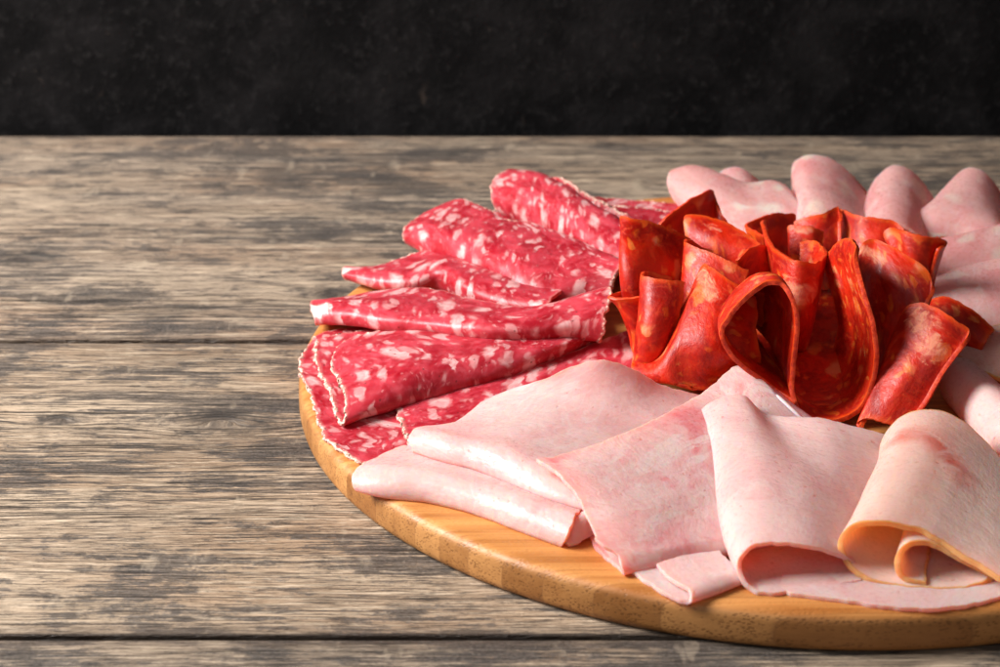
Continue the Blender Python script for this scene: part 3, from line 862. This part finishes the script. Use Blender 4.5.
# ------------------------------------------------------------------ mortadella at the back
MG = 'folded mortadella slices'
mort = lambda rows, label, seed, **k: slice_('mortadella_slice', rows, MORT, label, 'mortadella slice', MG, seed, .0014, .0008, **k)
m_, _ = mort([[(700, 180, 6), (740, 192, 8), (770, 195, 8), (800, 210, 8)],
      [(680, 172, 16), (705, 171, 20), (740, 186, 20), (772, 185, 20), (800, 208, 20)],
      [(672, 172, 24), (690, 167, 28), (722, 175, 30), (748, 185, 28), (774, 183, 30), (800, 208, 28)],
      [(668, 181, 22), (688, 183, 28), (718, 194, 30), (750, 203, 28), (780, 205, 28), (812, 225, 24)],
      [(673, 197, 10), (690, 204, 16), (718, 214, 20), (755, 222, 20), (785, 226, 20), (820, 240, 16)],
      [(685, 212, 4), (700, 222, 4), (730, 240, 6), (765, 252, 8), (790, 255, 8), (830, 260, 6)]],
     'wide wavy mortadella fold, leftmost in the back row', 41)
stain(m_, [(742, 205, 28), (772, 208, 28)], 0.0055, 1.5)
mort([[(712, 188, 8), (722, 173, 20), (738, 168, 26), (752, 176, 22), (766, 190, 10)],
      [(715, 205, 8), (728, 192, 20), (742, 188, 26), (758, 195, 22), (772, 208, 10)]],
     'small mortadella hump peeping up behind the wide wavy fold', 42)
m_, _ = mort([[(798, 200, 4), (793, 182, 14), (794, 164, 30), (806, 157, 38), (826, 159, 38), (848, 173, 30), (866, 192, 16), (885, 210, 4)],
      [(799, 235, 4), (795, 212, 14), (798, 194, 30), (808, 184, 38), (828, 186, 38), (850, 198, 30), (872, 215, 16), (890, 232, 4)],
      [(801, 260, 4), (798, 240, 14), (802, 225, 30), (814, 216, 38), (834, 218, 38), (856, 228, 30), (880, 240, 16), (900, 252, 4)]],
     'tallest mortadella cone with a white fat edge at its tip, second in the back row', 43)
stain(m_, [(793, 168, 30), (796, 160, 36), (812, 158, 38)], 0.005, 1.6)
m_, _ = mort([[(862, 215, 4), (868, 195, 18), (878, 177, 30), (893, 166, 38), (908, 170, 36), (922, 184, 26), (934, 202, 12), (945, 220, 4)],
      [(855, 240, 4), (862, 220, 18), (874, 205, 30), (890, 196, 38), (906, 200, 36), (920, 212, 26), (932, 228, 12), (945, 242, 4)],
      [(850, 262, 4), (860, 245, 18), (872, 232, 30), (888, 225, 38), (904, 228, 36), (918, 238, 26), (930, 250, 12), (945, 262, 4)]],
     'rounded mortadella cone in the middle of the back row', 44)
stain(m_, [(908, 186, 34), (920, 198, 28)], 0.005, 1.0)
m_, _ = mort([[(930, 214, 4), (938, 200, 14), (948, 186, 24), (958, 175, 32), (969, 169, 38), (981, 172, 37), (992, 182, 30), (1003, 197, 18), (1018, 214, 4)],
      [(915, 226, 4), (921, 215, 14), (931, 203, 24), (944, 193, 32), (962, 190, 36), (980, 194, 34), (995, 204, 26), (1008, 217, 16), (1022, 232, 4)],
      [(900, 240, 4), (905, 227, 16), (915, 219, 24), (934, 214, 30), (958, 213, 32), (980, 217, 30), (998, 225, 24), (1010, 235, 14), (1024, 248, 4)],
      [(898, 256, 3), (904, 244, 10), (918, 240, 14), (936, 238, 16), (958, 238, 16), (980, 240, 16), (1000, 245, 12), (1012, 252, 8), (1026, 260, 3)]],
     'rightmost pointed mortadella cone in the back row', 45)
stain(m_, [(950, 197, 34), (957, 204, 33)], 0.004, 0.8)
m_, _ = mort([[(925, 244, 19), (958, 237, 22), (990, 229, 22), (1040, 219, 22)],
      [(915, 246, 24), (950, 238, 30), (985, 230, 32), (1040, 220, 32)],
      [(905, 252, 26), (945, 246, 32), (985, 241, 34), (1040, 232, 34)],
      [(910, 272, 18), (945, 268, 22), (985, 262, 24), (1040, 255, 24)],
      [(915, 290, 8), (950, 288, 10), (990, 280, 12), (1040, 275, 12)]],
     'mortadella fold at the right edge just in front of the back row cones', 46)
stain(m_, [(906, 246, 26), (925, 243, 28)], 0.0045, 1.4)
m_, _ = mort([[(928, 282, 18), (960, 270, 22), (990, 263, 22), (1040, 253, 22)],
      [(918, 284, 24), (955, 271, 30), (985, 265, 32), (1040, 255, 32)],
      [(912, 290, 28), (950, 280, 32), (985, 274, 34), (1040, 266, 34)],
      [(918, 310, 20), (955, 305, 24), (990, 300, 26), (1040, 292, 26)],
      [(925, 335, 8), (960, 335, 10), (995, 330, 12), (1040, 320, 12)]],
     'nearest mortadella fold at the right edge, above the ham with yellow skin', 47)
stain(m_, [(960, 278, 32), (968, 288, 30)], 0.0055, 1.0)

# ------------------------------------------------------------------ chorizo rose
CG = 'chorizo slices standing in the centre'


def cho(rows, label, seed, amp=.0010, thick=.0011, **k):
    o, G = sheet('chorizo_slice', rows, CHO, thick, seed, amp=amp * .75, wscale=60, fine=.0001, rag=.0006, casing=('casing', CASE), **k)
    tag(o, label, 'chorizo slice', CG)
    return o


# back left pair
cho([[(652, 232, 66), (660, 223, 74), (673, 211, 82), (690, 200, 88), (705, 191, 90), (713, 192, 84), (721, 212, 72), (730, 229, 58)],
     [(662, 252, 46), (670, 247, 50), (680, 241, 54), (694, 234, 57), (706, 230, 58), (715, 234, 53), (722, 246, 45), (730, 256, 38)],
     [(672, 288, 12), (680, 286, 13), (690, 284, 14), (698, 282, 15), (708, 280, 15), (716, 282, 14), (724, 286, 12), (730, 290, 10)]],
    'pointed chorizo slice, the tip standing farthest left at the back of the rose', 61)
c_ = cho([[(690, 225, 84), (686, 217, 92), (700, 216, 94), (722, 222, 92), (742, 232, 88), (760, 245, 82)],
     [(690, 238, 78), (686, 232, 84), (698, 236, 84), (716, 243, 82), (732, 252, 76), (748, 262, 70)],
     [(700, 290, 30), (698, 286, 34), (706, 288, 36), (720, 292, 34), (734, 296, 30), (745, 300, 26)]],
    'fat-flecked chorizo slice just below the pointed back tip', 62)
stain(c_, [(708, 228, 88), (718, 232, 88)], .0035, .8)
# left wall
cho([[(662, 236, 96), (640, 228, 104), (626, 220, 112), (622, 217, 118), (630, 219, 120), (652, 223, 114), (672, 231, 104), (689, 239, 92)],
     [(658, 262, 82), (640, 260, 88), (626, 258, 92), (622, 262, 98), (630, 266, 98), (652, 268, 92), (670, 272, 82), (687, 276, 70)],
     [(658, 305, 50), (642, 305, 52), (630, 303, 54), (626, 306, 58), (634, 310, 60), (652, 312, 56), (670, 312, 48), (686, 312, 40)],
     [(662, 350, 12), (650, 350, 12), (640, 350, 12), (636, 354, 14), (642, 358, 16), (654, 360, 18), (668, 358, 18), (682, 352, 16)]],
    'tall dark red chorizo slice forming the left wall of the rose', 63)
cho([[(640, 292, 58), (624, 291, 66), (609, 296, 74), (624, 298, 78), (644, 296, 80)],
     [(640, 315, 44), (626, 314, 50), (621, 310, 58), (630, 318, 58), (646, 318, 58)],
     [(642, 355, 12), (636, 352, 16), (631, 346, 24), (636, 356, 20), (648, 360, 18)]],
    'short orange chorizo flap with a point touching the salami', 64)
cho([[(672, 278, 86), (656, 274, 92), (646, 272, 96), (643, 275, 100), (652, 279, 102), (668, 280, 102), (684, 283, 98)],
     [(668, 312, 62), (652, 310, 66), (642, 308, 70), (640, 312, 74), (648, 317, 76), (662, 318, 76), (678, 318, 72)],
     [(662, 345, 34), (650, 345, 36), (640, 340, 40), (637, 345, 44), (644, 350, 46), (656, 352, 46), (670, 350, 42)],
     [(664, 372, 8), (650, 374, 8), (637, 368, 14), (632, 366, 22), (638, 368, 24), (650, 370, 24), (664, 366, 20)]],
    'narrow folded chorizo strip in front of the left wall', 65)
cho([[(712, 252, 88), (698, 245, 96), (689, 240, 104), (687, 244, 110), (704, 250, 112), (726, 260, 108), (748, 270, 100)],
     [(705, 285, 66), (693, 280, 72), (685, 276, 78), (684, 282, 84), (700, 286, 86), (720, 292, 82), (742, 300, 76)],
     [(702, 340, 26), (692, 338, 28), (683, 335, 32), (681, 342, 36), (696, 345, 36), (715, 346, 34), (735, 346, 30)]],
    'upright chorizo slice with white flecks on its left fold, right of the left wall', 66)
cho([[(750, 280, 74), (740, 277, 80), (730, 272, 84), (738, 279, 88), (750, 287, 88), (764, 295, 82)],
     [(752, 320, 40), (742, 316, 44), (734, 312, 48), (740, 318, 50), (752, 322, 50), (764, 326, 44)]],
    'small curled chorizo edge left above the heart-shaped cup', 67)
c_ = cho([[(664, 352, 30), (655, 358, 28), (640, 357, 28), (633, 368, 26), (646, 380, 22), (662, 374, 30)],
     [(668, 338, 46), (664, 352, 42), (658, 362, 38), (652, 374, 32), (660, 382, 26), (676, 378, 30)],
     [(690, 296, 84), (685, 316, 74), (677, 338, 62), (667, 362, 46), (672, 382, 30), (690, 388, 24)],
     [(703, 266, 104), (697, 288, 94), (690, 318, 78), (684, 348, 58), (688, 376, 34), (702, 390, 22)],
     [(714, 270, 108), (712, 294, 96), (708, 322, 80), (706, 350, 60), (710, 374, 36), (718, 386, 22)],
     [(732, 283, 102), (732, 304, 90), (730, 328, 76), (730, 350, 58), (734, 368, 38), (740, 378, 22)],
     [(754, 298, 88), (756, 314, 78), (756, 332, 66), (758, 350, 52), (760, 364, 34), (764, 372, 20)]],
    'broad chorizo slice at the front left, curling up from the ham, fat-spotted', 68, thick=.0013)
stain(c_, [(703, 275, 100), (710, 290, 98), (714, 300, 92)], .0042, 1)
# centre
cho([[(770, 266, 66), (756, 258, 74), (740, 262, 82), (738, 257, 90), (748, 249, 92), (762, 245, 88), (772, 250, 80)],
     [(772, 290, 50), (758, 288, 54), (746, 284, 60), (745, 280, 66), (752, 278, 68), (764, 276, 66), (774, 278, 60)],
     [(774, 330, 16), (764, 330, 18), (754, 326, 22), (752, 322, 26), (758, 320, 28), (768, 320, 26), (776, 322, 20)]],
    'small crinkled chorizo roll left of the open cone', 69)
c_ = cho([[(800, 243, 74), (812, 241, 78), (823, 246, 84), (825, 254, 92), (812, 263, 100), (796, 261, 104), (780, 252, 102), (768, 238, 96), (762, 224, 88), (764, 220, 80)],
     [(800, 262, 62), (810, 262, 66), (820, 266, 72), (822, 274, 78), (811, 282, 84), (797, 282, 86), (784, 277, 84), (774, 266, 78), (768, 254, 70), (770, 250, 62)],
     [(798, 310, 26), (804, 310, 28), (812, 314, 32), (814, 322, 36), (806, 330, 40), (797, 330, 42), (789, 326, 40), (783, 318, 36), (780, 308, 30), (782, 304, 24)],
     [(796, 345, 4), (800, 345, 4), (805, 347, 4), (806, 350, 5), (802, 354, 6), (796, 355, 6), (792, 353, 6), (789, 350, 5), (788, 347, 4), (790, 345, 4)]],
    'chorizo slice rolled into an open cone in the middle of the rose', 70)
stain(c_, [(782, 285, 80), (798, 292, 78), (810, 290, 74)], .0065, .85)
cho([[(796, 214, 60), (782, 213, 64), (766, 216, 68), (746, 225, 68), (756, 232, 74), (764, 236, 78)],
     [(794, 238, 40), (782, 238, 44), (768, 240, 46), (754, 246, 48), (760, 252, 52), (768, 256, 54)],
     [(792, 275, 10), (784, 275, 10), (774, 276, 12), (764, 280, 14), (768, 284, 14), (774, 286, 14)]],
    'wavy chorizo slice at the back, left of the small yellow-tipped one', 71)
c_ = cho([[(790, 236, 60), (788, 227, 72), (798, 225, 76), (812, 227, 76), (822, 232, 70)],
     [(792, 262, 40), (790, 256, 48), (799, 256, 50), (812, 258, 48), (822, 262, 42)],
     [(794, 290, 12), (794, 288, 14), (800, 290, 14), (810, 290, 14), (818, 292, 12)]],
    'small yellow-tipped chorizo slice standing behind the open cone', 72)
stain(c_, [(790, 229, 70), (808, 231, 72)], .0030, 1)
cho([[(794, 222, 62), (806, 218, 68), (822, 214, 72), (838, 208, 72), (841, 214, 70), (840, 222, 68)],
     [(798, 245, 44), (808, 244, 50), (822, 244, 52), (838, 242, 52), (840, 246, 50), (840, 252, 46)],
     [(804, 290, 10), (812, 290, 12), (824, 290, 14), (836, 288, 14), (838, 290, 14), (840, 294, 12)]],
    'chorizo slice with the highest peak at the back of the rose', 73)
cho([[(838, 209, 66), (846, 211, 70), (862, 217, 74), (878, 219, 74), (894, 222, 72), (905, 231, 68), (902, 240, 66)],
     [(838, 240, 44), (846, 244, 48), (860, 250, 50), (876, 254, 50), (890, 256, 48), (898, 260, 46), (896, 266, 44)],
     [(840, 290, 10), (848, 292, 12), (860, 294, 14), (872, 296, 14), (884, 298, 12), (890, 300, 10), (890, 304, 8)]],
    'chorizo slice with a long crinkled rim beside the highest peak', 74)
cho([[(888, 244, 66), (884, 233, 76), (890, 228, 82), (908, 232, 86), (928, 237, 84), (947, 241, 76), (938, 250, 74)],
     [(898, 266, 50), (895, 258, 58), (900, 254, 62), (912, 258, 64), (926, 262, 60), (938, 264, 52), (932, 272, 50)],
     [(905, 310, 12), (903, 306, 16), (906, 304, 18), (914, 306, 20), (922, 308, 18), (928, 310, 14), (924, 314, 12)]],
    'chorizo slice whose point reaches out over the mortadella at the right', 75)
c_ = cho([[(862, 254, 96), (864, 243, 104), (874, 240, 106), (892, 247, 106), (910, 258, 102), (926, 270, 96), (933, 284, 88), (928, 300, 82)],
     [(852, 290, 74), (866, 276, 82), (880, 276, 84), (894, 284, 84), (908, 294, 80), (920, 304, 74), (925, 314, 66), (918, 326, 60)],
     [(850, 340, 34), (864, 330, 40), (876, 330, 42), (888, 334, 42), (898, 340, 40), (908, 346, 36), (912, 352, 30), (906, 360, 26)],
     [(852, 385, 8), (862, 380, 10), (872, 380, 12), (882, 382, 12), (890, 384, 12), (896, 386, 10), (898, 390, 8), (894, 396, 6)]],
    'large dark chorizo slice with a pale yellow corner, behind the U-shaped fold', 76, thick=.0013)
stain(c_, [(862, 250, 100), (872, 256, 96), (890, 266, 92)], .0038, 1)
c_ = cho([[(905, 330, 74), (903, 314, 88), (914, 304, 98), (932, 307, 100), (952, 318, 96), (970, 332, 86), (962, 346, 82)],
     [(892, 360, 52), (890, 345, 66), (902, 336, 76), (918, 340, 78), (936, 350, 74), (950, 360, 66), (944, 372, 60)],
     [(880, 395, 30), (877, 384, 40), (886, 378, 46), (900, 382, 48), (916, 388, 44), (928, 395, 38), (922, 404, 34)],
     [(862, 430, 8), (858, 424, 12), (866, 420, 16), (880, 422, 16), (894, 426, 14), (904, 430, 12), (898, 436, 10)]],
    'chorizo slice at the front right with a broad pink fat patch', 77, thick=.0013)
stain(c_, [(918, 318, 92), (928, 335, 82), (930, 350, 74)], .0085, .8)
cho([[(925, 305, 30), (940, 297, 40), (955, 301, 44), (975, 313, 42), (993, 331, 34)],
     [(925, 318, 28), (942, 315, 36), (955, 320, 38), (970, 330, 36), (985, 343, 30)],
     [(930, 345, 14), (942, 345, 16), (955, 350, 16), (965, 354, 14), (975, 362, 10)]],
    'shaded chorizo slice lowest at the right, next to the ham with yellow skin', 78)

# the S shaped slice: its cut edge faces the camera
rim = [(795, 404, 26), (778, 392, 30), (760, 379, 42), (742, 366, 56), (728, 350, 72), (722, 333, 88), (734, 311, 108), (750, 295, 122), (766, 284, 130),
       (781, 284, 130), (791, 297, 120), (797, 320, 100), (796, 345, 78), (793, 370, 54), (793, 396, 32), (800, 413, 18), (818, 422, 10),
       (840, 421, 10), (860, 409, 20), (872, 386, 40), (877, 355, 68), (873, 322, 98), (864, 292, 122), (857, 262, 140), (859, 248, 146)]
RW = np.array([pt(p) for p in rim])


def back(k, dy, cz):
    out = []
    for i, P in enumerate(RW):
        if i <= 13:
            C = np.array(pt((762, 340, 80))); kk = k
        else:
            C = np.array(pt((834, 350, 66))); kk = 1 - (1 - k) * .42
        Q = C + (P - C) * kk
        Q = Q + np.array([0, dy, cz])
        out.append(Q)
    return out


rows = [list(RW), back(.97, .010, -.001), back(.86, .024, -.004), back(.62, .038, -.008), back(.30, .050, -.012)]
cho(rows, 'S-shaped chorizo slice, its bright cut edge looping like a heart and a U in front', 79, amp=.0005, thick=.0015, world=True)

cho([[(700, 300, 6), (760, 270, 8), (830, 262, 8), (900, 280, 6)],
     [(680, 340, 6), (760, 330, 10), (840, 320, 10), (920, 330, 6)],
     [(680, 372, 6), (760, 385, 8), (840, 395, 8), (915, 380, 6)],
     [(700, 385, 5), (760, 400, 6), (830, 408, 6), (890, 405, 5)]],
    'flat chorizo slice on the board in the shaded heart of the rose', 80)

# ------------------------------------------------------------------ camera, light
cam = bpy.data.cameras.new('camera'); co = bpy.data.objects.new('camera', cam); col.objects.link(co)
co.location = CAM; co.rotation_euler = (math.pi / 2 - PITCH, 0, 0)
cam.lens = F / 1000 * 36; cam.sensor_width = 36; cam.clip_start = .01; cam.clip_end = 50
cam.dof.use_dof = True; cam.dof.aperture_fstop = 19
cam.dof.focus_distance = 0.695
scene.camera = co


def area(name, loc, target, size, power, colr, sy=None):
    l = bpy.data.lights.new(name, 'AREA'); l.shape = 'RECTANGLE'; l.size = size; l.size_y = sy or size
    l.energy = power; l.color = colr
    o = bpy.data.objects.new(name, l); col.objects.link(o); o.location = loc
    d = Vector(target) - Vector(loc)
    o.rotation_euler = d.to_track_quat('-Z', 'Y').to_euler()
    return o


area('key_light', (-.87, -.03, .60), (-.02, 0, .02), .46, 26, (1, .985, .965))
area('fill_light', (-.45, -1.3, .9), (0, 0, .02), .9, 2.5, (1, .99, .985))
w = bpy.data.worlds.new('World'); scene.world = w; w.use_nodes = True
w.node_tree.nodes['Background'].inputs[0].default_value = (1, .98, .97, 1)
w.node_tree.nodes['Background'].inputs[1].default_value = .10

scene.view_settings.view_transform = 'Standard'
scene.view_settings.look = 'None'
scene.view_settings.exposure = 0
scene.view_settings.gamma = 1
